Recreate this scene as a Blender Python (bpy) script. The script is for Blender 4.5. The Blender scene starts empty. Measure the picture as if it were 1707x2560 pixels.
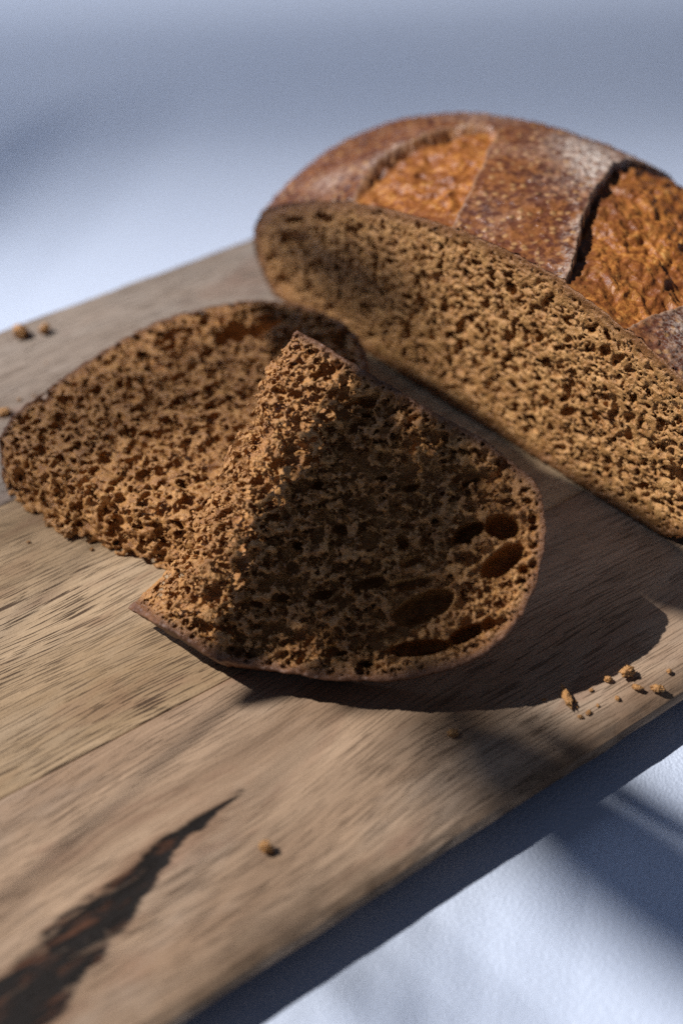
import bpy, math
import numpy as np
from mathutils import Vector, Matrix

scene = bpy.context.scene
rng = np.random.default_rng(7)

# ------------------------------------------------------------------ camera
cam_d = bpy.data.cameras.new("camera")
cam = bpy.data.objects.new("camera", cam_d)
scene.collection.objects.link(cam)
cam.location = (0, 0, 0.27)
cam.rotation_euler = (math.radians(48), 0, 0)
cam_d.sensor_fit = 'VERTICAL'
cam_d.sensor_height = 36
cam_d.sensor_width = 24
cam_d.lens = 50
cam_d.clip_start = 0.01
cam_d.clip_end = 50
cam_d.dof.use_dof = True
cam_d.dof.focus_distance = 0.368
cam_d.dof.aperture_fstop = 5.6
scene.camera = cam

# ------------------------------------------------------------------ light
world = bpy.data.worlds.new("World")
scene.world = world
world.use_nodes = True
bg = world.node_tree.nodes["Background"]
bg.inputs[0].default_value = (0.54, 0.66, 1.0, 1)
bg.inputs[1].default_value = 0.075

SUN = Vector((-0.65, 0.06, 0.76)).normalized()       # towards the light
lamp_d = bpy.data.lights.new("window_sunbeam", 'SPOT')
lamp = bpy.data.objects.new("window_sunbeam", lamp_d)
scene.collection.objects.link(lamp)
AIM = Vector((0.08, 0.16, 0))
lamp.location = AIM + SUN * 4.0
lamp.rotation_euler = (-SUN).to_track_quat('-Z', 'Y').to_euler()
lamp_d.energy = 920
lamp_d.color = (1.0, 0.955, 0.93)
lamp_d.shadow_soft_size = 0.019
lamp_d.spot_size = math.radians(30)
lamp_d.spot_blend = 1.0

win_d = bpy.data.lights.new("window_skylight", 'AREA')
win = bpy.data.objects.new("window_skylight", win_d)
scene.collection.objects.link(win)
win.location = (-1.25, 1.15, 1.0)
win.rotation_euler = (Vector((0, .3, 0)) - Vector(win.location)).to_track_quat('-Z', 'Y').to_euler()
win_d.shape = 'RECTANGLE'
win_d.size = 1.2
win_d.size_y = 1.2
win_d.energy = 7
win_d.color = (0.55, 0.69, 1.0)

vs = scene.view_settings
vs.view_transform = 'Standard'
vs.look = 'None'
vs.exposure = 0.0
vs.gamma = 1.0
scene.render.engine = 'CYCLES'
scene.cycles.max_bounces = 6
scene.cycles.diffuse_bounces = 3
scene.cycles.use_denoising = False

# ------------------------------------------------------------------ helpers
def link(o, parent=None):
    scene.collection.objects.link(o)
    if parent is not None:
        o.parent = parent
    return o

def empty(name, loc, label, cat, group=None):
    o = bpy.data.objects.new(name, None)
    o.location = loc
    o.empty_display_size = 0.02
    o['label'] = label
    o['category'] = cat
    if group:
        o['group'] = group
    return link(o)

def mesh_np(name, V, F, mat, parent=None, attrs=None, smooth=True):
    """V (n,3) float, F (m,4) or (m,3) int"""
    me = bpy.data.meshes.new(name)
    k = F.shape[1]
    me.vertices.add(len(V))
    me.vertices.foreach_set("co", np.ascontiguousarray(V, dtype=np.float32).ravel())
    me.loops.add(F.size)
    me.loops.foreach_set("vertex_index", np.ascontiguousarray(F, dtype=np.int32).ravel())
    me.polygons.add(len(F))
    me.polygons.foreach_set("loop_start", np.arange(0, F.size, k, dtype=np.int32))
    me.polygons.foreach_set("use_smooth", np.full(len(F), smooth))
    for an, av in (attrs or {}).items():
        a = me.attributes.new(an, 'FLOAT', 'POINT')
        a.data.foreach_set("value", np.ascontiguousarray(av, dtype=np.float32))
    me.update(calc_edges=True)
    me.validate()
    if mat:
        me.materials.append(mat)
    o = bpy.data.objects.new(name, me)
    return link(o, parent)

def grid_faces(nu, nv):
    i = np.arange(nu - 1)[:, None] * nv + np.arange(nv - 1)[None, :]
    return np.stack([i, i + nv, i + nv + 1, i + 1], -1).reshape(-1, 4)

def _hash(ix, iy, iz, seed):
    h = (ix.astype(np.int64) * 374761393 + iy.astype(np.int64) * 668265263
         + iz.astype(np.int64) * 2147483647 + seed * 1274126177) & 0xFFFFFFFF
    h = ((h ^ (h >> 13)) * 1274126177) & 0xFFFFFFFF
    h = ((h ^ (h >> 16)) * 2246822519) & 0xFFFFFFFF
    return ((h ^ (h >> 15)) & 0xFFFFFF) / float(0xFFFFFF)

def vnoise(x, y, z=None, seed=0):
    """value noise in 0..1"""
    x = np.asarray(x, float); y = np.asarray(y, float)
    z = np.zeros_like(x + y) if z is None else np.asarray(z, float)
    x, y, z = np.broadcast_arrays(x, y, z)
    ix, iy, iz = np.floor(x), np.floor(y), np.floor(z)
    fx, fy, fz = x - ix, y - iy, z - iz
    fx = fx * fx * (3 - 2 * fx); fy = fy * fy * (3 - 2 * fy); fz = fz * fz * (3 - 2 * fz)
    r = 0
    for a in (0, 1):
        for b in (0, 1):
            for c in (0, 1):
                w = (fx if a else 1 - fx) * (fy if b else 1 - fy) * (fz if c else 1 - fz)
                r = r + w * _hash(ix + a, iy + b, iz + c, seed)
    return r

def fbm(x, y, z=None, seed=0, oct=3):
    r = 0; amp = 1; tot = 0
    for o in range(oct):
        f = 2 ** o
        r = r + amp * vnoise(np.asarray(x) * f, np.asarray(y) * f, None if z is None else np.asarray(z) * f, seed + 17 * o)
        tot += amp; amp *= .5
    return r / tot

def sstep(a, b, x):
    t = np.clip((x - a) / (b - a), 0, 1)
    return t * t * (3 - 2 * t)

def lerp_mat(n_out, n_in):
    p = np.linspace(0, n_in - 1.001, n_out)
    i = p.astype(int); f = p - i
    f = f * f * (3 - 2 * f)
    M = np.zeros((n_out, n_in), np.float32)
    M[np.arange(n_out), i] = 1 - f
    M[np.arange(n_out), i + 1] += f
    return M

def vol_noise(shape, step, cell, r):
    """smooth random volume, roughly -1..1; cell size in the same unit as step"""
    n = [max(2, int(s * step / cell) + 2) for s in shape]
    a = r.uniform(-1, 1, n).astype(np.float32)
    a = np.tensordot(lerp_mat(shape[0], n[0]), a, (1, 0))
    a = np.tensordot(lerp_mat(shape[1], n[1]), a, (1, 1)).transpose(1, 0, 2)
    a = a @ lerp_mat(shape[2], n[2]).T
    return a

def poly_sd(px, py, poly):
    """signed distance (negative inside) of points to a closed polygon"""
    P = np.asarray(poly, float); Q = np.roll(P, -1, 0)
    d2 = np.full(px.shape, 1e9); ins = np.zeros(px.shape, bool)
    for (ax, ay), (bx, by) in zip(P, Q):
        ex, ey = bx - ax, by - ay
        L = ex * ex + ey * ey
        if L < 1e-9:
            continue
        t = np.clip(((px - ax) * ex + (py - ay) * ey) / L, 0, 1)
        d2 = np.minimum(d2, (px - ax - t * ex) ** 2 + (py - ay - t * ey) ** 2)
        c = (ay > py) != (by > py)
        if ey != 0:
            ins ^= c & (px < ex * (py - ay) / ey + ax)
    return np.where(ins, -1, 1) * np.sqrt(d2)

def smooth_poly(P, n):
    """closed Catmull-Rom resample"""
    P = np.asarray(P, float); out = []
    N = len(P)
    for i in range(N):
        a, b, c, d = P[i - 1], P[i], P[(i + 1) % N], P[(i + 2) % N]
        for k in range(n):
            t = k / n
            out.append(.5 * ((2 * b) + (c - a) * t + (2 * a - 5 * b + 4 * c - d) * t * t + (3 * b - a - 3 * c + d) * t ** 3))
    return np.array(out)

def surface_nets(f, org, h):
    nx, ny, nz = f.shape
    s = f < 0
    c = np.zeros((nx - 1, ny - 1, nz - 1), np.int8)
    for a in (0, 1):
        for b in (0, 1):
            for d in (0, 1):
                c += s[a:nx - 1 + a, b:ny - 1 + b, d:nz - 1 + d]
    act = (c > 0) & (c < 8)
    I, J, K = np.nonzero(act)
    idx = np.full(act.shape, -1, np.int32)
    idx[I, J, K] = np.arange(len(I))
    acc = np.zeros((len(I), 3), np.float32); cnt = np.zeros(len(I), np.float32)
    corners = [(a, b, d) for a in (0, 1) for b in (0, 1) for d in (0, 1)]
    for p in corners:
        for ax in range(3):
            if p[ax]:
                continue
            q = list(p); q[ax] = 1
            fa = f[I + p[0], J + p[1], K + p[2]]; fb = f[I + q[0], J + q[1], K + q[2]]
            m = (fa < 0) != (fb < 0)
            t = np.where(m, fa / np.where(m, fa - fb, 1), 0)
            for k in range(3):
                acc[:, k] += m * (p[k] + (t if k == ax else 0))
            cnt += m
    V = acc / cnt[:, None] + np.stack([I, J, K], 1)
    V = V * h + np.asarray(org, np.float32)
    Fs = []
    for ax in range(3):
        sl0 = [slice(1, -1)] * 3; sl1 = [slice(1, -1)] * 3
        sl0[ax] = slice(0, -1); sl1[ax] = slice(1, None)
        A = s[tuple(sl0)]; B = s[tuple(sl1)]
        for flip, M in ((False, A & ~B), (True, ~A & B)):
            e = np.stack(np.nonzero(M), 1)
            if not len(e):
                continue
            o = np.ones(3, int); o[ax] = 0
            e = e + o
            u, v = [(1, 2), (2, 0), (0, 1)][ax]
            def cell(du, dv):
                g = e.copy(); g[:, u] -= du; g[:, v] -= dv
                return idx[g[:, 0], g[:, 1], g[:, 2]]
            q = np.stack([cell(1, 1), cell(0, 1), cell(0, 0), cell(1, 0)], 1)
            Fs.append(q[:, ::-1] if flip else q)
    F = np.concatenate(Fs)
    F = F[(F >= 0).all(1)]
    return V, F

def carve(shape, org, h, bub):
    """union of ellipsoid gas cells (cx,cy,cz,a,b,c,ang) as a distance-like field"""
    B = np.full(shape, 3.0, np.float32)
    nx, ny, nz = shape
    X = (org[0] + h * np.arange(nx)).astype(np.float32)
    Y = (org[1] + h * np.arange(ny)).astype(np.float32)
    Z = (org[2] + h * np.arange(nz)).astype(np.float32)
    for cx, cy, cz, a, b, c, ang in bub:
        R = max(a, b) * 1.25 + h; Rz = c * 1.25 + h
        i0 = max(0, int((cx - R - org[0]) / h)); i1 = min(nx, int((cx + R - org[0]) / h) + 2)
        j0 = max(0, int((cy - R - org[1]) / h)); j1 = min(ny, int((cy + R - org[1]) / h) + 2)
        k0 = max(0, int((cz - Rz - org[2]) / h)); k1 = min(nz, int((cz + Rz - org[2]) / h) + 2)
        if i1 <= i0 or j1 <= j0 or k1 <= k0:
            continue
        dx = X[i0:i1, None] - cx; dy = Y[None, j0:j1] - cy; dz = Z[k0:k1] - cz
        ca, sa = math.cos(ang), math.sin(ang)
        q2 = ((ca * dx + sa * dy) / a) ** 2 + ((ca * dy - sa * dx) / b) ** 2
        v = (np.sqrt(q2[:, :, None] + (dz / c)[None, None, :] ** 2) - 1) * min(a, b, c)
        S = B[i0:i1, j0:j1, k0:k1]
        np.minimum(S, v, out=S)
    return B

# ------------------------------------------------------------------ node helpers
class NT:
    def __init__(s, name):
        s.m = bpy.data.materials.new(name)
        s.m.use_nodes = True
        s.t = s.m.node_tree
        s.p = s.t.nodes["Principled BSDF"]
    def n(s, typ, **kw):
        nd = s.t.nodes.new(typ)
        for k, v in kw.items():
            if k in ('i',):
                for kk, vv in v.items():
                    if isinstance(vv, bpy.types.NodeSocket):
                        s.t.links.new(vv, nd.inputs[kk])
                    else:
                        nd.inputs[kk].default_value = vv
            else:
                setattr(nd, k, v)
        return nd
    def link(s, a, b):
        s.t.links.new(a, b)
    def attr(s, name):
        return s.n('ShaderNodeAttribute', attribute_name=name).outputs['Fac']
    def obj(s):
        return s.n('ShaderNodeTexCoord').outputs['Object']
    def mapping(s, vec, scale=(1, 1, 1), loc=(0, 0, 0), rot=(0, 0, 0)):
        return s.n('ShaderNodeMapping', i={'Vector': vec, 'Scale': scale, 'Location': loc, 'Rotation': rot}).outputs[0]
    def noise(s, vec, scale, detail=3, rough=.55, dist=0):
        return s.n('ShaderNodeTexNoise', i={'Vector': vec, 'Scale': scale, 'Detail': detail, 'Roughness': rough, 'Distortion': dist}).outputs['Fac']
    def ramp(s, fac, stops, interp='LINEAR'):
        r = s.n('ShaderNodeValToRGB', i={'Fac': fac})
        cr = r.color_ramp; cr.interpolation = interp
        while len(cr.elements) < len(stops):
            cr.elements.new(.5)
        for e, (p, c) in zip(cr.elements, stops):
            e.position = p
            e.color = (c, c, c, 1) if isinstance(c, (int, float)) else (*c, 1)
        return r.outputs['Color']
    def mix(s, fac, a, b, mode='MIX'):
        nd = s.n('ShaderNodeMix', data_type='RGBA', blend_type=mode)
        for k, v in ((0, fac), (6, a), (7, b)):
            if isinstance(v, bpy.types.NodeSocket):
                s.link(v, nd.inputs[k])
            else:
                nd.inputs[k].default_value = v if k == 0 else (*v, 1)
        return nd.outputs[2]
    def math(s, op, a, b=0.0, clamp=False):
        nd = s.n('ShaderNodeMath', operation=op, use_clamp=clamp)
        for k, v in ((0, a), (1, b)):
            if isinstance(v, bpy.types.NodeSocket):
                s.link(v, nd.inputs[k])
            else:
                nd.inputs[k].default_value = v
        return nd.outputs[0]
    def bump(s, h, strength, dist, normal=None):
        i = {'Height': h, 'Strength': strength, 'Distance': dist}
        if normal is not None:
            i['Normal'] = normal
        return s.n('ShaderNodeBump', i=i).outputs[0]
    def set(s, **kw):
        for k, v in kw.items():
            k = k.replace('_', ' ')
            if isinstance(v, bpy.types.NodeSocket):
                s.link(v, s.p.inputs[k])
            else:
                s.p.inputs[k].default_value = v
        return s.m

# ------------------------------------------------------------------ materials
def mat_table():
    m = NT("white_tabletop")
    o = m.obj()
    n1 = m.noise(m.mapping(o, (1, 1, 1)), 1150, 2, .5)
    n2 = m.noise(o, 420, 2, .5)
    h = m.math('ADD', m.ramp(n1, [(.35, 0), (.62, 1)]), m.math('MULTIPLY', n2, .5))
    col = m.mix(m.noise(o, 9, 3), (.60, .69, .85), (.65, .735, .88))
    return m.set(Base_Color=col, Roughness=.48, Normal=m.bump(h, .55, .00022))

def mat_wood(name, off, tone, tone2, pore_amt, grey, streak=False):
    m = NT(name)
    o = m.mapping(m.obj(), loc=off)
    # slow wander of the grain direction
    w = m.noise(m.mapping(o, (5, 12, 1)), 1.0, 2, .5)
    yw = m.n('ShaderNodeCombineXYZ', i={'Y': m.math('MULTIPLY', m.math('SUBTRACT', w, .5), .030)}).outputs[0]
    ov = m.n('ShaderNodeVectorMath', operation='ADD', i={0: o, 1: yw}).outputs[0]
    big = m.noise(m.mapping(ov, (6, 46, 6)), 1, 4, .6)
    mid = m.noise(m.mapping(ov, (9, 150, 9)), 1, 4, .65)
    fine = m.noise(m.mapping(ov, (60, 2000, 60)), 1, 3, .65)
    pore = m.noise(m.mapping(ov, (75, 2300, 75)), 1, 2, .5, .2)
    blot = m.noise(m.mapping(o, (18, 40, 18)), 1, 4, .6)
    red = m.noise(m.mapping(o, (24, 60, 20)), 1, 3, .6, .6)
    col = m.mix(m.ramp(big, [(.32, 0), (.68, 1)]), tone, tone2)
    col = m.mix(m.math('MULTIPLY', m.ramp(mid, [(.46, 0), (.68, 1)]), .40), col, tuple(c * .48 for c in tone2))
    col = m.mix(m.math('MULTIPLY', m.ramp(fine, [(.42, 0), (.68, 1)]), .34), col, tuple(c * .5 for c in tone2))
    col = m.mix(m.math('MULTIPLY', m.ramp(blot, [(.5, 0), (.75, 1)]), .45), col, grey)
    col = m.mix(m.math('MULTIPLY', m.ramp(red, [(.56, 0), (.76, 1)]), .5), col, (.20, .085, .05))
    pmask = m.math('MULTIPLY', m.ramp(pore, [(.56, 0), (.62, 1)]), m.ramp(m.noise(m.mapping(o, (9, 26, 9)), 1, 3, .6), [(.36, .15), (.6, 1)]))
    pmask = m.math('MULTIPLY', pmask, pore_amt)
    col = m.mix(pmask, col, (.070, .040, .022))
    edge = m.attr('edge')
    en = m.noise(m.mapping(o, (45, 90, 60)), 1, 4, .65)
    col = m.mix(m.math('MULTIPLY', edge, m.ramp(en, [(.38, 0), (.62, .9)])), col, (.070, .038, .018))
    if streak:
        st = m.attr('streak')
        sn = m.noise(m.mapping(o, (90, 420, 60)), 1, 4, .65)
        col = m.mix(m.math('MULTIPLY', m.attr('halo'), .6), col, (.17, .075, .035))
        col = m.mix(m.math('MULTIPLY', st, 1.6, True), col, m.mix(m.ramp(sn, [(.52, 0), (.72, 1)]), (.007, .004, .002), (.10, .036, .014)))
    rn = m.noise(o, 300, 3, .6)
    rough = m.math('ADD', m.math('MULTIPLY', rn, .25), .5)
    h = m.math('SUBTRACT', m.math('MULTIPLY', fine, .6), m.math('MULTIPLY', pmask, 1.1))
    h = m.math('ADD', h, m.math('MULTIPLY', m.noise(o, 1300, 2, .6), .40))
    nrm = m.bump(h, .8, .00035)
    return m.set(Base_Color=col, Roughness=rough, Normal=nrm, Specular_IOR_Level=.25)

def mat_crumb(name, c_lo, c_hi, c_crust):
    m = NT(name)
    o = m.obj()
    n = m.noise(o, 260, 4, .65)
    n2 = m.noise(o, 1400, 3, .6)
    n3 = m.noise(o, 45, 2, .5)
    col = m.mix(m.ramp(n, [(.3, 0), (.7, 1)]), c_lo, c_hi)
    col = m.mix(m.math('MULTIPLY', m.ramp(n2, [(.55, 0), (.75, 1)]), .5), col, tuple(min(1, c * 1.35 + .02) for c in c_hi))
    col = m.mix(m.math('MULTIPLY', m.ramp(n3, [(.4, 0), (.7, 1)]), .25), col, c_lo)
    ck = m.math('MULTIPLY', m.attr('crustness'), m.ramp(n, [(.2, .75), (.8, 1)]), True)
    col = m.mix(ck, col, c_crust)
    h = m.math('ADD', m.noise(o, 2200, 3, .65), m.math('MULTIPLY', n2, .6))
    m.p.inputs['Subsurface Radius'].default_value = (1.0, .45, .18)
    m.p.inputs['Subsurface Scale'].default_value = .0009
    return m.set(Base_Color=col, Roughness=.40, Normal=m.bump(h, 1.0, .00040), Specular_IOR_Level=.6, Subsurface_Weight=0.0)

def mat_slice_crust():
    m = NT("slice_crust")
    o = m.obj()
    n = m.noise(o, 180, 4, .65)
    col = m.ramp(n, [(.25, (.055, .022, .010)), (.5, (.13, .055, .025)), (.75, (.22, .10, .045))])
    fl = m.ramp(m.noise(o, 420, 4, .7), [(.60, 0), (.78, .4)])
    col = m.mix(fl, col, (.36, .24, .15))
    return m.set(Base_Color=col, Roughness=.55, Normal=m.bump(m.noise(o, 900, 3, .6), .8, .0004))

def mat_loaf_crust():
    m = NT("loaf_crust")
    o = m.obj()
    op = m.attr('opening'); fl = m.attr('flour'); ed = m.attr('ridge')
    n = m.noise(o, 55, 4, .6); ns = m.noise(o, 330, 3, .6); nf = m.noise(o, 1100, 3, .65)
    base = m.ramp(n, [(.3, (.070, .022, .012)), (.5, (.120, .038, .018)), (.7, (.19, .066, .025))])
    # pale blisters and orange speckles
    vor = m.n('ShaderNodeTexVoronoi', i={'Vector': o, 'Scale': 360.0, 'Randomness': 1.0})
    sp = m.ramp(vor.outputs['Distance'], [(.18, 1), (.42, 0)])
    pick = m.ramp(m.n('ShaderNodeSeparateColor', i={'Color': vor.outputs['Color']}).outputs[0], [(.38, 0), (.48, 1)])
    spm = m.math('MULTIPLY', sp, pick)
    base = m.mix(m.math('MULTIPLY', m.ramp(ns, [(.44, 0), (.60, 1)]), .85), base, (.30, .115, .034))
    base = m.mix(m.math('MULTIPLY', spm, .85), base, (.46, .25, .10))
    # flour film
    flm = m.math('MULTIPLY', fl, m.ramp(m.math('ADD', m.math('MULTIPLY', nf, .6), m.math('MULTIPLY', ns, .4)), [(.42, 0), (.58, 1)]))
    base = m.mix(flm, base, (.66, .59, .52))
    base = m.mix(m.math('MULTIPLY', ed, m.ramp(nf, [(.3, .3), (.6, .9)])), base, (.42, .27, .17))
    # torn openings: amber, streaky
    no = m.noise(m.mapping(o, (1, 1, 1)), 240, 6, .75, 1.2)
    opc = m.ramp(no, [(.28, (.10, .028, .008)), (.46, (.30, .095, .018)), (.58, (.50, .20, .040)), (.74, (.68, .40, .13))])
    opc = m.mix(m.math('MULTIPLY', m.ramp(m.noise(o, 70, 3, .6), [(.42, 0), (.66, 1)]), .7), opc, (.17, .050, .013))
    opc = m.mix(m.math('MULTIPLY', m.attr('lip_dark'), .65), opc, (.045, .016, .008))
    col = m.mix(op, base, opc)
    h = m.math('ADD', m.math('MULTIPLY', ns, .8), m.math('MULTIPLY', nf, .45))
    h = m.math('ADD', h, m.math('MULTIPLY', spm, .35))
    rough = m.mix(op, m.mix(flm, (.34,) * 3, (.85,) * 3), (.44,) * 3)
    return m.set(Base_Color=col, Roughness=rough, Normal=m.bump(h, .9, .0006), Specular_IOR_Level=.5)

MAT_TABLE = mat_table()
MAT_CRUMB = mat_crumb("rye_crumb", (.25, .092, .018), (.64, .330, .105), (.12, .040, .011))
MAT_CRUMB2 = mat_crumb("rye_crumb_loaf", (.30, .125, .030), (.66, .365, .130), (.17, .060, .018))
MAT_SCRUST = mat_slice_crust()
MAT_LCRUST = mat_loaf_crust()

# ------------------------------------------------------------------ table
TZ = -0.014
def build_table():
    V = np.array([(-1.4, -.8, TZ), (1.4, -.8, TZ), (1.4, 2.0, TZ), (-1.4, 2.0, TZ),
                  (-1.4, -.8, TZ - .03), (1.4, -.8, TZ - .03), (1.4, 2.0, TZ - .03), (-1.4, 2.0, TZ - .03)])
    F = np.array([(0, 1, 2, 3), (7, 6, 5, 4), (0, 4, 5, 1), (1, 5, 6, 2), (2, 6, 7, 3), (3, 7, 4, 0)])
    o = mesh_np("table_top", V, F, MAT_TABLE, smooth=False)
    o['kind'] = 'structure'
build_table()

# ------------------------------------------------------------------ cutting board
# board frame: x along the grain, y across it
BX = Vector((.8083, .5888, 0)); BY = Vector((-.5888, .8083, 0))
board = empty("cutting_board", (0, 0, TZ), "grey-brown wooden cutting board with a dark streak, lying on the white table", "cutting board")
board.rotation_euler = (0, 0, math.atan2(BX.y, BX.x))
W1 = mat_wood("wood_front_plank", (.13, .31, 0), (.49, .345, .225), (.32, .205, .125), .65, (.41, .345, .275), True)
W2 = mat_wood("wood_middle_plank", (.83, .11, .2), (.50, .355, .215), (.34, .225, .120), .95, (.44, .35, .25))
W3 = mat_wood("wood_back_plank", (1.37, .77, .4), (.38, .31, .25), (.28, .215, .165), .8, (.36, .325, .29))

def seg_dist(px, py, pts):
    d = np.full(px.shape, 1e9); w = np.zeros(px.shape)
    for (ax, ay, aw), (bx, by, bw) in zip(pts[:-1], pts[1:]):
        ex, ey = bx - ax, by - ay
        t = np.clip(((px - ax) * ex + (py - ay) * ey) / (ex * ex + ey * ey), 0, 1)
        dd = np.hypot(px - ax - t * ex, py - ay - t * ey)
        m = dd < d
        d = np.where(m, dd, d); w = np.where(m, aw + t * (bw - aw), w)
    return d, w

def build_plank(prof, mat, seed, streak=False):
    """prof: (n, z) points of the upper and side outline, from low n to high n, in mm"""
    P = np.array(prof, float)
    # resample wide spans across the grain at .5 mm
    d = np.r_[0, np.cumsum(np.hypot(*np.diff(P, axis=0).T))]
    u = np.unique(np.r_[d, np.arange(0, d[-1], .9 if streak else 1.5)])
    n = np.interp(u, d, P[:, 0]); z = np.interp(u, d, P[:, 1])
    x = np.arange(-90, 371, 1.5)
    X, N = np.meshgrid(x, n, indexing='ij'); Z = np.broadcast_to(z, X.shape).copy()
    side = sstep(-.4, -4, Z)
    wob = (fbm(X / 30, X * 0 + seed, seed=seed) - .5) * 2.2 + (fbm(X / 5, Z / 3, seed=seed + 3) - .5) * .8
    outer = sstep(150, 137, N) if prof[0][0] > 135 and prof[0][0] < 160 else np.zeros_like(N)
    outer = np.maximum(outer, sstep(376, 383, N))
    N2 = N + wob * outer * np.where(N > 300, -1, 1) * .4
    Z = Z - outer * np.abs(fbm(X / 9, N / 4, seed=seed + 5) - .5) * 1.6 * (Z > -11)
    st = np.zeros_like(X); halo = np.zeros_like(X)
    if streak:
        wx = X + (fbm(X / 6, N / 3, seed=31) - .5) * 4; wn = N + (fbm(X / 7, N / 4, seed=32) - .5) * 3.4
        main = [(101, 177.2, .15), (96, 176.6, .5), (89, 176, 1.0), (80, 175, 1.9), (70, 171.4, 3.0), (58, 166.6, 4.2), (46, 162.2, 5.6), (34, 159.0, 7.0), (20, 154, 8.5), (-20, 145, 9)]
        dd, ww = seg_dist(wx, wn, main)
        st = sstep(1.0, -.9, (dd - ww * 1.2) / .8)
        lace = fbm(X / 11, N / 2.2, seed=36, oct=4)
        st = st * (1 - .55 * sstep(.62, .70, lace) * sstep(1.2, 3.5, ww))
        halo = sstep(5.5, 0, dd - ww) * sstep(.3, .7, fbm(X / 14, N / 6, seed=33))
        d2, w2 = seg_dist(wx, wn, [(59, 173.5, .1), (55, 172.4, .7), (50, 171, .6), (45, 169.6, .1)])
        st = np.maximum(st, .8 * sstep(.6, -.5, d2 - w2))
        # the old crack is a shallow groove
        Z = Z - .35 * st
    edge = np.maximum(side, outer * .8)
    V = np.stack([X, N2, Z - TZ * 1000], -1).reshape(-1, 3) / 1000
    # close with an underside strip
    F = grid_faces(*X.shape)[:, ::-1]
    nu, nv = X.shape
    cap0 = np.stack([np.arange(nu - 1) * nv, np.arange(nu - 1) * nv + nv - 1, np.arange(1, nu) * nv + nv - 1, np.arange(1, nu) * nv], 1)
    F = np.concatenate([F, cap0])
    return mesh_np("plank", V, F, mat, board, {'edge': edge.ravel(), 'streak': st.ravel(), 'halo': halo.ravel()})

p1 = build_plank([(147, -13.9), (141.3, -8.5), (139.3, -5.5), (138.8, -3.8), (139.4, -2.0), (141.5, -.6), (146, 0), (208.25, 0), (208.42, -.2), (208.44, -2), (208.44, -13.9)], W1, 5, True)
p2 = build_plank([(208.56, -13.9), (208.56, -2), (208.58, -.2), (208.75, 0), (301.4, 0), (301.57, -.2), (301.59, -2), (301.59, -13.9)], W2, 6)
p3 = build_plank([(301.71, -13.9), (301.71, -2), (301.73, -.2), (301.9, 0), (378, 0), (381.5, -.6), (383.2, -2.2), (383.6, -4.5), (382, -9), (377, -13.9)], W3, 7)
p1['label'] = "front plank with a dark brown streak and worn edge"

# ------------------------------------------------------------------ bread
def make_bubbles(r, box, accept, n, r_med, sig, ang0, ang_sd, rmax):
    lo, hi = np.array(box[0]), np.array(box[1])
    C = r.uniform(lo, hi, (n, 3))
    R = np.minimum(r_med * np.exp(r.normal(0, sig, n)), rmax)
    k, fac = accept(C, R)
    C = C[k]; R = R[k] * fac[k]
    m = len(C)
    el = np.exp(r.normal(.22, .2, m))
    A = R * el; B = R / np.sqrt(el); D = R * r.uniform(.8, 1.15, m)
    an = ang0 + r.normal(0, ang_sd, m)
    return np.column_stack([C, A, B, D, an])

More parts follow.
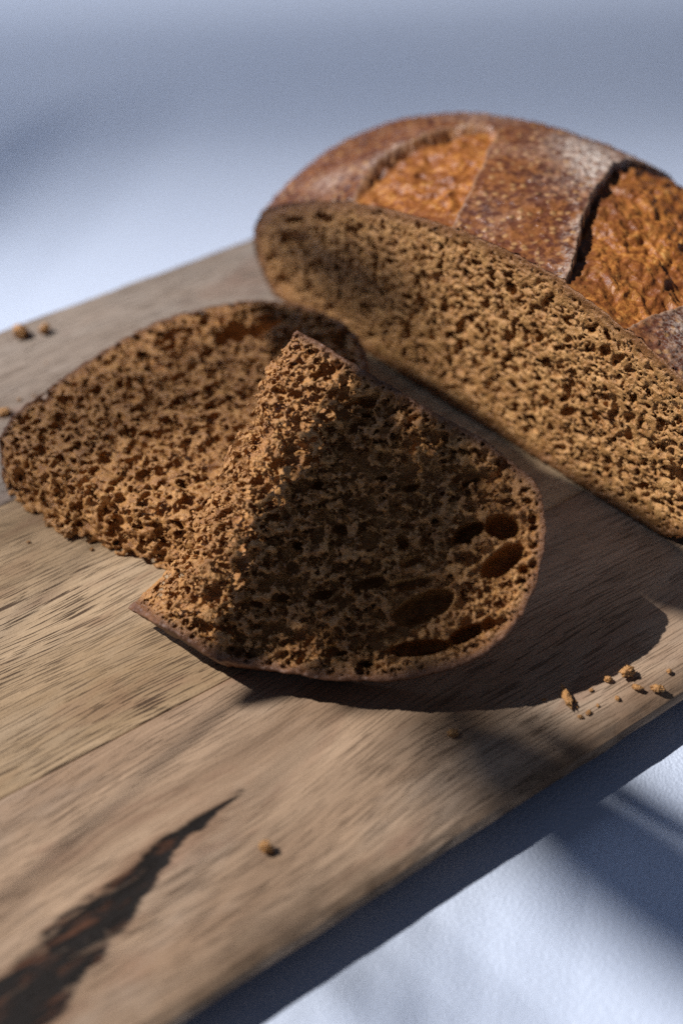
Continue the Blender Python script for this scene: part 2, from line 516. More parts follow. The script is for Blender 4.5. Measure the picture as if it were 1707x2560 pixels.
def slice_bread(name, loc, axes, poly, xc, T, h, holes, seed, ang0, label, lam=1.0, rmed=.62, depth=4.0, flare=None):
    r = np.random.default_rng(seed)
    P = np.array(poly, float)
    x0, y0 = P.min(0); x1, y1 = P.max(0)
    ycs, xcs = np.array([p[1] for p in xc]), np.array([p[0] for p in xc])
    o_ = np.argsort(ycs); ycs, xcs = ycs[o_], xcs[o_]
    sl = np.array([p[2] for p in xc])[o_]
    xmin = xcs.min() - sl.max() * T - 2
    org = (xmin - 1.5, y0 - (9 if flare else 1.5), -T - 1.2)
    shape = (int((x1 - org[0] + 1.5) / h) + 1, int((y1 - org[1] + 1.5) / h) + 1, int((T + 2.6) / h) + 1)
    X = org[0] + h * np.arange(shape[0]); Y = org[1] + h * np.arange(shape[1]); Z = org[2] + h * np.arange(shape[2])
    GX, GY = np.meshgrid(X, Y, indexing='ij')
    ext = np.vstack([[(xmin - 30, P[0, 1])], P, [(xmin - 30, P[-1, 1])]])
    wx = GX + (fbm(GX / 9, GY / 9, seed=seed) - .5) * .8; wy = GY + (fbm(GX / 9, GY / 9, seed=seed + 1) - .5) * .8
    sdc = poly_sd(wx, wy, ext)
    sdc = sdc + (fbm(GX / 1.6, GY / 1.6, seed=seed + 2) - .5) * .7
    cut2 = np.interp(Y, ycs, xcs)[None, :] - GX                       # negative inside
    slY = np.interp(Y, ycs, sl)
    cut2 = cut2 + (fbm(GX / 7, GY / 7, seed=seed + 4) - .5) * 2.6
    def at2(a, cx, cy):
        i = np.clip(((cx - org[0]) / h).astype(int), 0, shape[0] - 1); j = np.clip(((cy - org[1]) / h).astype(int), 0, shape[1] - 1)
        return a[i, j]
    def accept(C, R):
        dc = -at2(sdc, C[:, 0], C[:, 1])                              # depth under the crust
        ct = -at2(cut2, C[:, 0], C[:, 1]) + np.interp(C[:, 1], ycs, sl) * (-C[:, 2])
        fac = np.clip(.55 + dc / 12, .55, 1.0)
        ok = (dc - R * fac * 1.05 > .25 + r.uniform(0, .5, len(R))) & (ct > -2) & ((C[:, 2] > -depth) | (ct < depth + .5))
        return ok, fac
    box = ((xmin, y0, -T), (x1, y1, .6))
    vol = np.prod(np.subtract(box[1], box[0]))
    v_mean = 4.19 * rmed ** 3 * math.exp(4.5 * .52 ** 2)
    bub = make_bubbles(r, box, accept, int(lam * vol / v_mean), rmed, .52, ang0, .55, 2.2)
    hb = []
    for cx, cy, a, b, an in holes:
        hb.append((cx, cy, -2.0 - .4 * b, a * 1.12, b * 1.25, 8.6 if b > 1.5 else max(b * 2.6, 5), an))
        # ragged lobes so that the big holes are not plain ellipses
        for k in range(3):
            q = r.uniform(-.75, .75); s = r.choice([-1, 1])
            ca, sa = math.cos(an), math.sin(an)
            lx, ly = q * a, s * b * .45
            hb.append((cx + ca * lx - sa * ly, cy + sa * lx + ca * ly, -1.0 - r.uniform(0, 1.5), a * .42, b * .75, b * 1.6, an + r.normal(0, .3)))
    bub = np.vstack([bub, np.array(hb)]) if hb else bub
    B = carve(shape, org, h, bub.tolist())
    top = (Z[None, None, :] - (vol_noise((shape[0], shape[1], 2), h, 3.2, r)[:, :, :1] * .20
                               + vol_noise((shape[0], shape[1], 2), h, 1.3, r)[:, :, :1] * .30)).astype(np.float32)
    f = np.maximum(top, (-T - Z)[None, None, :])
    fl = flare(GX, GY) if flare else 0 * GX
    f = np.maximum(f, sdc[:, :, None] + fl[:, :, None] * Z[None, None, :])
    cutn = vol_noise(shape, h, 1.6, r) * .55
    f = np.maximum(f, cut2[:, :, None] + slY[None, :, None] * Z[None, None, :] + cutn)
    f = np.maximum(f, -B)
    # torn specks standing on the cut face
    ns = int((x1 - x0) * (y1 - y0) * .5)
    sx = r.uniform(xmin, x1, ns); sy = r.uniform(y0, y1, ns)
    ok = (at2(sdc, sx, sy) < -1.0) & (at2(cut2, sx, sy) < -.5)
    specks = np.column_stack([sx, sy, r.normal(-.02, .22, ns), r.uniform(.22, .5, ns), r.uniform(.2, .42, ns), r.uniform(.2, .45, ns), r.uniform(0, 3, ns)])[ok]
    # only where there is crumb below
    ii = ((specks[:, 0] - org[0]) / h).astype(int); jj = ((specks[:, 1] - org[1]) / h).astype(int); kk = int((-.45 - org[2]) / h)
    specks = specks[f[ii, jj, kk] < .1]
    f = np.minimum(f, carve(shape, org, h, specks.tolist()))
    f = f + vol_noise(shape, h, h * 1.5, r) * (.38 * h)
    f = np.maximum(f, -(Z[None, None, :] + T + .9))
    f[0] = f[-1] = 1; f[:, 0] = f[:, -1] = 1; f[:, :, 0] = f[:, :, -1] = 1
    V, F = surface_nets(f, org, h)
    sv = at2(sdc, V[:, 0], V[:, 1])
    ck = sstep(-4.0, -.5, sv)
    fm = sv[F].mean(1) > -.55
    M = Matrix((axes[0], axes[1], axes[2])).transposed().to_4x4()
    M.translation = Vector(loc)
    root = empty(name, (0, 0, 0), label, "bread slice", "slices of dark bread")
    root.matrix_world = M
    for nm, msk, mt in (("crumb", ~fm, MAT_CRUMB), ("crust", fm, MAT_SCRUST)):
        Fk = F[msk]
        used, inv = np.unique(Fk, return_inverse=True)
        mesh_np(nm, V[used] / 1000, inv.reshape(-1, 4), mt, root, {'crustness': ck[used]})
    return root

front_poly = [(0.0, 0.5), (4.5, 0.8), (9.7, 0.9), (15.0, 0.6), (20.4, 0.4), (27.9, 0.7), (35.8, 0.6), (43.3, 0.8), (50.5, 1.0), (58.2, 0.7), (64.8, 0.0), (69.2, -0.7), (72.4, -2.4), (75.7, -6.0), (78.9, -10.3), (81.5, -16.1), (83.5, -22.2), (84.6, -28.9), (84.2, -36.0), (81.9, -43.0), (77.4, -49.6), (71.6, -56.0), (65.2, -61.5), (58.0, -66.0), (51.3, -69.6), (42.5, -73.2), (35.4, -76.1), (29.2, -78.9), (21.1, -79.6), (15.3, -79.9), (10.9, -80.2), (0, -80.5)]
front_cut = [(0.0, 2, .2), (0.0, -2, .3), (1.4, -8.7, .5), (4.0, -19.3, .64), (6.6, -28, .72), (8.8, -39, .74), (11.0, -50, .76), (11.9, -62, .76), (11.8, -70, .80), (11.3, -74, .84), (10.9, -79, .86), (10.7, -83, .86)]
front_holes = [(69.2, -14.5, 3.0, 3.4, -1.10), (73.7, -21.6, 5.8, 2.4, 1.20), (63.5, -41.3, 7.4, 2.9, 0.97), (68.4, -49.9, 7.2, 1.7, 0.68), (49.1, -43.8, 4.4, 1.3, 0.89), (57.7, -38.0, 5.1, 1.3, 0.79), (62.9, -20.2, 4.0, 1.9, 1.12), (23.2, -6.4, 4.8, 0.9, 0.72), (75.7, -41.2, 4.2, 1.6, 1.01), (79.1, -36.3, 1.6, 1.5, -0.69), (52.7, -61.5, 2.1, 0.7, 0.64), (59.0, -60.6, 1.8, 0.8, 0.69), (55.2, -33.0, 2.9, 1.4, 0.88), (56.8, -9.0, 2.4, 0.8, 1.03), (50.6, -30.4, 1.7, 1.3, -0.11), (25.5, -8.5, 1.6, 0.6, 0.55), (79.2, -20.7, 1.2, 1.0, 1.03), (33, -58, 2.2, 1.0, .5), (38, -20, 1.6, .9, .6), (36, -36, 2.0, 1.1, .3), (25, -30, 1.6, 1.1, .9), (29, -45, 1.5, .9, .2), (45, -18, 2.4, .9, .8), (41, -52, 2.6, 1.0, .7)]
slice_bread("bread_slice", (-0.01112388, 0.29510612, 0.06513389),
            ((0.83351268, -0.48038321, -0.27292597), (0.53933257, 0.60023852, 0.59062179), (-0.11990412, -0.63948861, 0.75939273)),
            front_poly, front_cut, 13.5, .285, front_holes, 11, .9,
            "half slice of dark bread with large holes, propped up in front", lam=1.65, rmed=.50, depth=3.8, flare=lambda x, y: .12 * sstep(48, 20, x) * sstep(-50, -72, y))

back_poly = [(0.3, 0.6), (8.2, 2.9), (15.5, 3.1), (24.5, 2.0), (32.3, 1.5), (39.6, 0.5), (50.4, -1.4), (59.2, -3.4), (67.5, -5.9), (76.9, -11.1), (85.9, -18.4), (91.6, -24.7), (96.0, -31.8), (98.5, -40.0), (98.6, -49.5), (96.6, -57.6), (92.8, -65.0), (87.2, -70.7), (79.8, -75.8), (71.8, -79.4), (61.2, -81.8), (45, -83.5), (25, -83.5), (0, -82)]
back_cut = [(0.5, 4, .2), (0.0, 0.0, .2), (-1.5, -4.0, .25), (-4, -12.6, .3), (-7, -25.5, .32), (-7, -46.0, .32), (-5, -62.9, .3), (-3, -86, .3)]
back_holes = [(79.9, -32.7, 11.0, 4.4, -0.73), (64.1, -14.3, 3.1, 2.5, -0.80), (47.7, -23.6, 2.9, 1.7, -0.85), (88.1, -61.4, 2.4, 1.9, -1.99), (91.5, -32.3, 3.5, 1.2, -1.00), (40.9, -44.5, 2.1, 1.3, -0.56), (79.3, -16.6, 2.1, 1.3, -0.78), (20.8, -35.0, 1.8, 1.1, -0.48)]
slice_bread("bread_slice", (-0.09654966, 0.31401678, 0.0162),
            ((0.47716337, 0.87881461, 0), (-0.87881461, 0.47716337, 0), (0, 0, 1)),
            back_poly, back_cut, 16.0, .52, back_holes, 23, -.7,
            "half slice of dark bread lying flat behind the propped one", lam=1.1, rmed=.58, depth=3.2)

# ------------------------------------------------------------------ loaf
LP0 = Vector((-0.0213081, 0.40734042, 0))
LS = np.array((0.68126595, -0.732036, 0)); LT = np.array((0.732036, 0.68126595, 0))
sec = np.array([(0, 0), (-7.6, 6.9), (-12.2, 16.7), (-9.7, 27.7), (1.6, 36.5), (18.5, 45.2), (38, 53), (58, 58.2), (77, 61.4), (98.5, 63.3), (118.6, 63), (140, 58.5), (158.6, 53), (169, 46), (177, 36), (181, 24), (178, 14), (168, 4.7), (159, 0)], float)
sec_d = np.r_[0, np.cumsum(np.hypot(*np.diff(sec, axis=0).T))]

def loaf_surface(u, t):
    """u: mm along the section outline, t: mm away from the cut; local coordinates in mm"""
    # smooth the coarse section a little
    k = np.linspace(-6, 6, 7); S = 0; Z = 0
    for q in k:
        uu = np.clip(u + q, 0, sec_d[-1])
        S = S + np.interp(uu, sec_d, sec[:, 0]); Z = Z + np.interp(uu, sec_d, sec[:, 1])
    S = S / 7 / 1000; Z = Z / 7 / 1000
    t = t / 1000
    T, p, q, sc, kw, a, g, tg, sk = 0.116, 3.827, 1.5, 0.116, 0.747, -0.333, 0.008, 0.022, 0.07
    k = np.clip(1 - (t / T) ** p, 0, 1) ** (1 / q)
    e = 1 - np.exp(-t / tg)
    s = sc + (S - sc) * (1 - (1 - k) * kw) + a * t
    z = Z * k * (1 + g * e) * np.clip(1 + sk * (sc - S) / .1 * e, .3, 2)
    return (LS * s[..., None] + LT * t[..., None] + np.array((0, 0, 1)) * z[..., None]) * 1000

def build_loaf():
    root = empty("bread_loaf", LP0, "cut dark crusty loaf with scored floury top at the back of the board", "bread loaf")
    u = np.arange(0, sec_d[-1] + .3, .55)
    t = np.r_[np.arange(0, 90, .55), np.linspace(90, 115.9, 60)]
    U, T = np.meshgrid(u, t, indexing='ij')
    P = loaf_surface(U, T)
    du = np.gradient(P, axis=0); dt = np.gradient(P, axis=1)
    Nn = np.cross(du, dt); Nn /= np.linalg.norm(Nn, axis=-1, keepdims=True) + 1e-9
    mid = P[U.shape[0] // 2, 20] ; 
    if Nn[U.shape[0] // 2, 20, 2] < 0:
        Nn = -Nn
    # score lines (u as a function of t)
    wob = lambda sd, a, b: (fbm(T / a, T * 0 + sd, seed=sd) - .5) * b
    ear1 = np.interp(T, [0, 8.4, 18.3, 29.9, 39.5, 47.4, 52, 54, 116], [86.5, 84.3, 83.5, 85.5, 90.3, 96, 102.4, 109, 109]) + wob(41, 7, 2.4)
    lin2 = np.interp(T, [0, 9.9, 21.5, 35.2, 46.5, 51.7, 54, 116], [126.4, 124.2, 121.8, 117.7, 113.7, 112.1, 109, 109]) + wob(42, 6, 2.2)
    ear2 = np.interp(T, [0, 10.2, 21.8, 34.6, 49.7, 62.8, 76, 90, 116], [168.3, 165.7, 162.5, 158.9, 156.4, 154.4, 156, 166, 176]) + wob(43, 8, 1.8)
    panc = np.interp(T, [0, 11, 23.5, 60, 80, 92, 116], [190, 193.5, 198.4, 208, 200, 180, 176]) + wob(44, 7, 2.4)
    # signed distance to each opening, negative inside
    o1 = np.maximum(ear1 - U, U - lin2); o1 = np.where(T > 54, 9, o1)
    o2 = np.maximum(ear2 - U, U - panc); o2 = np.where(T > 95, 9, o2)
    od = np.minimum(o1, o2)
    op = sstep(.35, -.35, od)
    ein = np.minimum(np.where(o1 < 0, U - ear1, 99), np.where(o2 < 0, U - ear2, 99))     # distance under the lip
    lipd = np.minimum(np.where((T < 56) & (U < ear1), ear1 - U, 99), np.where((T < 92) & (U < ear2), ear2 - U, 99))
    eout = np.where(od > 0, od, 99)
    fade = sstep(0, 9, T)
    x, y, z = P[..., 0], P[..., 1], P[..., 2]
    disp = (fbm(x / 16, y / 16, z / 16, 51) - .5) * 1.8 * fade
    disp += (fbm(x / 2.2, y / 2.2, z / 2.2, 52) - .5) * .75
    bl = fbm(x / 1.1, y / 1.1, z / 1.1, 53, 2)
    disp += sstep(.55, .78, bl) * .6 * (1 - op)
    ramp_t = .35 + .65 * sstep(0, 12, T)
    disp += (1 - op) * (.9 + 1.4 * np.exp(-lipd / 5.0) * (1 - .8 * sstep(45, 75, T))) * ramp_t
    wpx = (fbm(U / 6, T / 6, z * 0, 61, 3) - .5) * 2.4; wpy = (fbm(U / 6, T / 6, z * 0, 62, 3) - .5) * 2.4
    tear = fbm(U / 7.5 + wpx, T / 4.0 + wpy, z * 0, 54, 5); rid = 1 - np.abs(2 * fbm(U / 2.6, T / 9.0, z * 0, 55, 4) - 1) * 2.4
    disp += op * (((tear - .5) * 4.2 + (rid - .4) * .5 + (fbm(x / .9, y / .9, z / .9, 58, 2) - .5) * .22) * (.35 + .65 * fade) - 1.7 * np.exp(-ein / 5.0) * fade - .5 * fade)
    P = P + Nn * (disp + .25)[..., None]
    P[..., 2] = np.maximum(P[..., 2], 0.15)
    # flour dusting
    fl = .14 * sstep(.45, .75, fbm(x / 14, y / 14, z / 14, 56))
    fl += 1.0 * np.exp(-(((U - 143) / 13) ** 2 + ((T - 62) / 13) ** 2))
    fl += .55 * np.exp(-(((U - 150) / 6) ** 2 + ((T - 50) / 10) ** 2))
    fl += .45 * np.exp(-((lipd - 2) / 4) ** 2) * sstep(.4, .6, fbm(T / 6, U / 6, seed=57)) * (lipd < 50)
    fl += .6 * np.exp(-(((U - 203) / 7) ** 2 + ((T - 14) / 10) ** 2))
    fl += .35 * np.exp(-(((U - 66) / 8) ** 2 + ((T - 10) / 8) ** 2))
    fl += .25 * np.exp(-(((U - 95) / 14) ** 2 + ((T - 70) / 12) ** 2))
    fl = np.clip(fl, 0, 1) * (1 - op)
    ridge = np.exp(-(eout / .9) ** 2) * (1 - op)
    lip_dark = np.clip(np.exp(-ein / 3.2) * (.4 + fade), 0, 1) * sstep(.25, .5, tear + .1)  # darker tone, strongest right beside the lip of each opening
    A = {'opening': op.ravel(), 'flour': fl.ravel(), 'ridge': ridge.ravel(), 'lip_dark': lip_dark.ravel()}
    V = P.reshape(-1, 3) / 1000
    F = grid_faces(*U.shape)
    mesh_np("crust", V, F, MAT_LCRUST, root, A)
    # ---- the cut face: x along the face, y up, z towards the viewer (out of the loaf)
    r = np.random.default_rng(77)
    h = .45; D = 5.0
    row = P[:, 0]                                                # outline of the shell at the cut
    ss = row @ LS; zz = row[:, 2]
    poly = np.column_stack([ss, zz])[::4]
    org = (-15.0, -1.0, -D - .8)
    shape = (int(199 / h), int(68 / h), int((D + 2.2) / h))
    X = org[0] + h * np.arange(shape[0]); Y = org[1] + h * np.arange(shape[1]); Z = org[2] + h * np.arange(shape[2])
    GX, GY = np.meshgrid(X, Y, indexing='ij')
    sdc = poly_sd(GX, GY, poly) + .15 + (fbm(GX / 1.5, GY / 1.5, seed=78) - .5) * .5
    def at2(a, cx, cy):
        i = np.clip(((cx - org[0]) / h).astype(int), 0, shape[0] - 1); j = np.clip(((cy - org[1]) / h).astype(int), 0, shape[1] - 1)
        return a[i, j]
    def accept(C, R):
        dc = -at2(sdc, C[:, 0], C[:, 1])
        fac = np.clip(.42 + dc / 16, .42, 1.0)
        return (dc - R * fac * 1.1 > .6 + r.uniform(0, .8, len(R))) & (C[:, 2] > -3.0), fac
    box = ((-15, 0, -3.5), (183, 66, .6))
    vol = np.prod(np.subtract(box[1], box[0]))
    bub = make_bubbles(r, box, accept, int(.68 * vol / (4.19 * .45 ** 3 * math.exp(4.5 * .48 ** 2))), .45, .48, .15, .6, 1.8)
    holes = [(9.2, 28.5, 8.9, 2.4, 0.43), (23.0, 41.6, 4.7, 1.8, 0.28), (8.5, 34.6, 4.1, 1.3, 0.44), (2.6, 9.1, 2.2, 2.9, 0.09), (-5.0, 13.4, 1.7, 1.9, 0.20), (163.5, 22.8, 4.0, 3.8, 0.56), (139.6, 33.1, 1.5, 2.0, 0.30), (123.2, 29.5, 1.7, 2.4, 0.51), (145.2, 26.9, 1.6, 2.4, 0.53), (2.9, 24.0, 1.8, 1.1, 0.41), (60, 30, 2.4, 1.1, .3), (88, 44, 2.2, 1.0, .1)]
    hb = [(cx, cy, -.9, a, b, max(b * 1.3, 2.6), an) for cx, cy, a, b, an in holes]
    B = carve(shape, org, h, np.vstack([bub, np.array(hb)]).tolist())
    top = Z[None, None, :] - (vol_noise((shape[0], shape[1], 2), h, 4.0, r)[:, :, :1] * .25 + vol_noise((shape[0], shape[1], 2), h, 1.4, r)[:, :, :1] * .20)
    f = np.maximum(top, (-D - Z)[None, None, :]).astype(np.float32)
    f = np.maximum(f, sdc[:, :, None] + np.clip(-Z - .4, 0, 99)[None, None, :] * .55)
    f = np.maximum(f, -B)
    ns = 3000
    sp = np.column_stack([r.uniform(-12, 180, ns), r.uniform(1, 62, ns), r.normal(-.05, .28, ns), r.uniform(.24, .55, ns), r.uniform(.22, .45, ns), r.uniform(.2, .5, ns), r.uniform(0, 3, ns)])
    sp = sp[at2(sdc, sp[:, 0], sp[:, 1]) < -1.2]
    ii = ((sp[:, 0] - org[0]) / h).astype(int); jj = ((sp[:, 1] - org[1]) / h).astype(int); kk = int((-.45 - org[2]) / h)
    sp = sp[f[ii, jj, kk] < .1]
    f = np.minimum(f, carve(shape, org, h, sp.tolist()))
    f = f + vol_noise(shape, h, h * 1.5, r) * (.42 * h)
    f[0] = f[-1] = 1; f[:, 0] = f[:, -1] = 1; f[:, :, 0] = f[:, :, -1] = 1
    V, F = surface_nets(f, org, h)
    sv = at2(sdc, V[:, 0], V[:, 1])
    W = V[:, :1] * LS + V[:, 1:2] * np.array((0, 0, 1)) - V[:, 2:] * LT
    W[:, 2] = np.maximum(W[:, 2], .12)
    mesh_np("crumb", W / 1000, F, MAT_CRUMB2, root, {'crustness': .85 * sstep(-6.0, -.3, sv)})
    return root
build_loaf()

# ------------------------------------------------------------------ loose crumbs
def ico(sub):
    import bmesh
    bm = bmesh.new()
    bmesh.ops.create_icosphere(bm, subdivisions=sub, radius=1)
    V = np.array([v.co[:] for v in bm.verts]); F = np.array([[v.index for v in f.verts] for f in bm.faces])
    bm.free()
    return V, F
IV, IF = ico(4)
def crumb(x, y, size, label, ang=0, seed=0):
    a, b, c = [.8 * q for q in size]
    n = fbm(IV[:, 0] * 1.6 + 9, IV[:, 1] * 1.6 + 9, IV[:, 2] * 1.6 + seed, seed, 2)
    n2 = fbm(IV[:, 0] * 5 + 9, IV[:, 1] * 5 + 9, IV[:, 2] * 5 + seed, seed + 5, 2)
    V = IV * (.45 + .9 * n + 1.0 * (n2 - .5))[:, None] * np.array((a, b, c))
    ca, sa = math.cos(ang), math.sin(ang)
    V = np.column_stack([ca * V[:, 0] - sa * V[:, 1], sa * V[:, 0] + ca * V[:, 1], V[:, 2]])
    V[:, 2] -= V[:, 2].min() + .12 * c
    V[:, 2] = np.maximum(V[:, 2], 0)
    o = mesh_np("bread_crumb", V / 1000, IF, MAT_CRUMB2, None, {'crustness': np.zeros(len(V))})
    o.location = (x / 1000, y / 1000, .0001)
    o['label'] = label; o['category'] = "crumb"; o['group'] = "loose crumbs on the board"
crumb(55.5, 230.3, (4.6, 1.1, 1.5), "long sliver of crumb just beyond the propped slice's shadow", math.radians(-78), 3)
crumb(71.8, 238.3, (2.6, 1.7, 1.7), "largest lumpy crumb of the cluster near the board's right front edge", .6, 4)
crumb(73.5, 233.6, (1.7, 1.1, 1.0), "small crumb just below the largest lumpy crumb", -.5, 5)
crumb(78.5, 233.3, (2.3, 1.2, 1.0), "flat crumb right at the board edge, rightmost of the front cluster", -.2, 6)
crumb(66.6, 236.3, (1.2, .9, .9), "small round crumb left of the largest lumpy crumb", 0, 7)
crumb(26.9, 219.1, (1.9, 1.3, 1.1), "single crumb on the board in front of the propped slice", .3, 8)
crumb(-16.8, 186.2, (1.5, 1.9, 1.9), "lone crumb beside the dark streak, nearest to the camera", 1.2, 9)
crumb(60.4, 225.9, (1.0, .7, .6), "tiny crumb just right of the long sliver's lower end", .8, 10)
crumb(58.2, 224.6, (.8, .6, .5), "tiny crumb touching the foot of the long sliver", 0, 11)
crumb(68.1, 230.4, (.9, .7, .6), "tiny crumb between the long sliver and the board edge cluster", 2, 12)
crumb(82.4, 239.3, (.9, .8, .7), "tiny crumb above the rightmost flat crumb", 1, 13)
crumb(-105.1, 386.3, (3.4, 3.0, 2.4), "blurred crumb at the far left edge of the board", .4, 14)
crumb(-97.6, 388.1, (2.4, 2.0, 1.9), "smaller blurred crumb beside the one at the far left edge", .9, 15)
crumb(-104.0, 344.5, (3.2, 1.8, 1.4), "crumb left of the flat slice, cut by the picture's left side", .1, 16)
crumb(-75.3, 290.0, (3.2, 2.4, 2.2), "crumb in front of the flat slice, larger of two", .7, 17)
crumb(-80.9, 294.6, (2.6, 1.3, 1.2), "thin crumb in front of the flat slice, smaller of two", .4, 18)

for k in range(12):
    if k < 5:
        x, y = 62 + rng.normal(0, 9), 232 + rng.normal(0, 4)
    elif k < 9:
        x, y = -70 + rng.normal(0, 9), 288 - abs(rng.normal(0, 4))
    else:
        x, y = -95 + rng.normal(0, 6), 352 + rng.normal(0, 14)
    q = rng.uniform(.3, .62)
    crumb(x, y, (q * 1.3, q, q * .8), ("tiny speck of crumb in the scatter around the long sliver" if k < 5 else "tiny speck of crumb in front of the flat slice" if k < 9 else "tiny speck of crumb left of the flat slice"), rng.uniform(0, 3), 30 + k)

# ------------------------------------------------------------------ the houseplant by the window whose leaves dapple the light
def mat_leaf():
    m = NT("houseplant_leaf")
    o = m.obj()
    col = m.mix(m.noise(o, 30, 3), (.035, .085, .020), (.075, .15, .035))
    return m.set(Base_Color=col, Roughness=.4)
def mat_plain(name, c, r):
    m = NT(name); o = m.obj()
    col = m.mix(m.noise(o, 40, 3), tuple(k * .85 for k in c), c)
    return m.set(Base_Color=col, Roughness=r)

def tube(pts, rad, seg=8):
    P = np.array(pts, float); n = len(P); V = []
    for i in range(n):
        d = P[min(i + 1, n - 1)] - P[max(i - 1, 0)]; d /= np.linalg.norm(d)
        a = np.cross(d, (0.3, 1, .2)); a /= np.linalg.norm(a); b = np.cross(d, a)
        rr = rad[i] if hasattr(rad, '__len__') else rad
        for k in range(seg):
            th = 2 * math.pi * k / seg
            V.append(P[i] + rr * (a * math.cos(th) + b * math.sin(th)))
    F = [[i * seg + k, i * seg + (k + 1) % seg, (i + 1) * seg + (k + 1) % seg, (i + 1) * seg + k] for i in range(n - 1) for k in range(seg)]
    return np.array(V), np.array(F)

def build_plant():
    base = np.array((-.72, -.16, TZ))
    root = empty("houseplant", base, "tall leafy houseplant in a pot by the window, outside the picture", "houseplant")
    ml, ms, mp, me = mat_leaf(), mat_plain("plant_stem", (.10, .13, .05), .6), mat_plain("clay_pot", (.45, .22, .13), .8), mat_plain("potting_soil", (.05, .035, .025), .95)
    prof = [(0, 0), (.075, 0), (.08, .004), (.105, .15), (.114, .152), (.114, .178), (.104, .178), (.098, .15), (0, .15)]
    seg = 40
    V = np.array([(r * math.cos(2 * math.pi * k / seg), r * math.sin(2 * math.pi * k / seg), z) for r, z in prof for k in range(seg)])
    F = np.array([[i * seg + k, i * seg + (k + 1) % seg, (i + 1) * seg + (k + 1) % seg, (i + 1) * seg + k] for i in range(len(prof) - 1) for k in range(seg)])
    mesh_np("pot", V, F, mp, root)
    V = np.array([(0, 0, .155)] + [(.097 * math.cos(2 * math.pi * k / seg), .097 * math.sin(2 * math.pi * k / seg), .152) for k in range(seg)])
    mesh_np("soil", V, np.array([[0, 1 + k, 1 + (k + 1) % seg] for k in range(seg)]), me, root)
    main = np.array([(0, 0, .15), (-.01, .01, .30), (.01, .02, .45), (.0, .05, .60), (-.02, .09, .74), (-.03, .12, .84)])
    # smooth main stem
    tt = np.linspace(0, 5, 40); M = np.column_stack([np.interp(tt, range(6), main[:, k]) for k in range(3)])
    for _ in range(6):
        M[1:-1] = (M[:-2] + 2 * M[1:-1] + M[2:]) / 4
    V, F = tube(M, np.linspace(.007, .003, len(M)))
    mesh_np("stem", V, F, ms, root)
    S = np.array(SUN); lampP = np.array(lamp.location)
    # (ground x, ground y, height of that surface, distance up the beam, half length, half width, ground direction)
    leaves = LEAVES
    for gx, gy, gz, D, hl, hw, ang in leaves:
        g = np.array((gx, gy, gz)) / 1000
        c = g + (lampP - g) * (D / 4.0) - base
        hl, hw = hl * (1 - D / 4), hw * (1 - D / 4)
        d = np.array((math.cos(ang), math.sin(ang), 0.0)); d -= S * (d @ S); d /= np.linalg.norm(d)
        w = np.cross(S, d)
        L = np.linspace(-1, 1, 25); Wd = np.linspace(-1, 1, 9)
        LL, WW = np.meshgrid(L, Wd, indexing='ij')
        wid = (1 - np.abs(LL) ** 2.2) ** .8 * (1 - .18 * LL)
        pos = c + d * (LL * hl / 1000)[..., None] + w * (WW * wid * hw / 1000)[..., None] + S * ((-.10 * LL ** 2 * hl + .25 * np.abs(WW) * wid * hw) / 1000)[..., None]
        V = pos.reshape(-1, 3); F = grid_faces(25, 9)
        Vb = V - S * .0004
        nn = len(V)
        leaf = mesh_np("leaf", np.concatenate([V, Vb]), np.concatenate([F, F[:, ::-1] + nn]), ml, root)
        tip = c - d * hl / 1000
        j = np.argmin(np.linalg.norm(M - tip, axis=1))
        a = M[j]; mid = (a + tip) / 2 + np.array((0, 0, .03))
        q = np.linspace(0, 1, 10)[:, None]
        pts = (1 - q) ** 2 * a + 2 * q * (1 - q) * mid + q ** 2 * tip
        V, F = tube(pts, .0004, 6)
        mesh_np("leaf_stalk", V, F, ms, root)
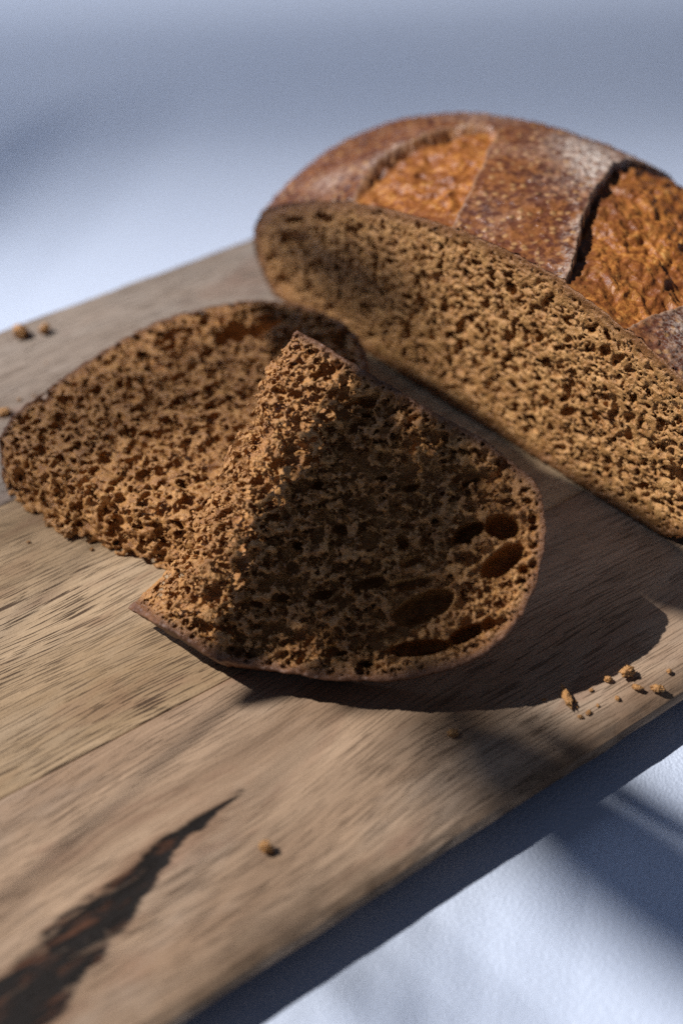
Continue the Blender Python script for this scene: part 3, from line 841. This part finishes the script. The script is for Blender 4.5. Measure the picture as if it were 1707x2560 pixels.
LEAVES = [
    # broad shade across the board's front edge and the table
    (77, 184, -14, 1.5, 60, 18, -.81),
    # faint narrow ones on the table in front
    (23, 164, -14, 1.2, 30, 1.5, -.80),
    (12, 153, -14, 1.2, 24, 3.0, -.95),
    (80, 209, -14, 1.0, 26, 1.8, -.70),
    # added along the foot of the loaf to darken it
    (74, 288, 0, .5, 46, 13, -.82),
    (26, 341, 0, .5, 52, 13, -.82),
    (24, 384, 0, 1.2, 44, 7, -.78),
    # leaves added over the propped slice to shade its face
    (25, 260, 0, .40, 53, 8.6, .535),
    (42, 253, 0, .60, 45, 7.4, .535),
    (55, 247, 0, 1.1, 38, 5.5, .535),
    # added over the flat slice to dim it
    (-50, 322, 0, 2.4, 75, 8.5, .50),
    (-36, 346, 0, 2.4, 75, 8.5, .50),
    # the far side of the table
    (-162, 500, -14, 2.5, 80, 10, 1.25),
    (-118, 515, -14, 2.5, 80, 7, 1.15),
]
build_plant()

# ------------------------------------------------------------------ unseen bar in a frame, added to dim the far table
def build_beam_blocker():
    S = np.array(SUN); lampP = np.array(lamp.location)
    g = np.array((.02, .61, TZ))
    c = g + (lampP - g) * (3.5 / 4)
    root = empty("beam_blocker", c, "unseen white frame with one thin bar, added to dim the far table", "window frame")
    mw = mat_plain("blocker_paint", (.78, .78, .76), .5)
    ex = np.array((1.0, 0, 0)); ex -= S * (ex @ S); ex /= np.linalg.norm(ex)
    ey = np.cross(S, ex)
    if ey[1] < 0:
        ey = -ey
    def bar(name, cx, cy, hx, hy, hz):
        q = []
        for sx, sy, sz in [(-1, -1, -1), (1, -1, -1), (1, 1, -1), (-1, 1, -1), (-1, -1, 1), (1, -1, 1), (1, 1, 1), (-1, 1, 1)]:
            q.append(ex * (cx + sx * hx) + ey * (cy + sy * hy) + S * sz * hz)
        F = np.array([(0, 3, 2, 1), (4, 5, 6, 7), (0, 1, 5, 4), (1, 2, 6, 5), (2, 3, 7, 6), (3, 0, 4, 7)])
        mesh_np(name, np.array(q), F, mw, root, smooth=False)
    bar("dimming_bar", 0, 0, .40, .0092, .004)
    bar("blocker_rail", 0, .43, .46, .03, .02)
    bar("blocker_rail", 0, -.43, .46, .03, .02)
    bar("blocker_stile", -.43, 0, .03, .40, .02)
    bar("blocker_stile", .43, 0, .03, .40, .02)
build_beam_blocker()
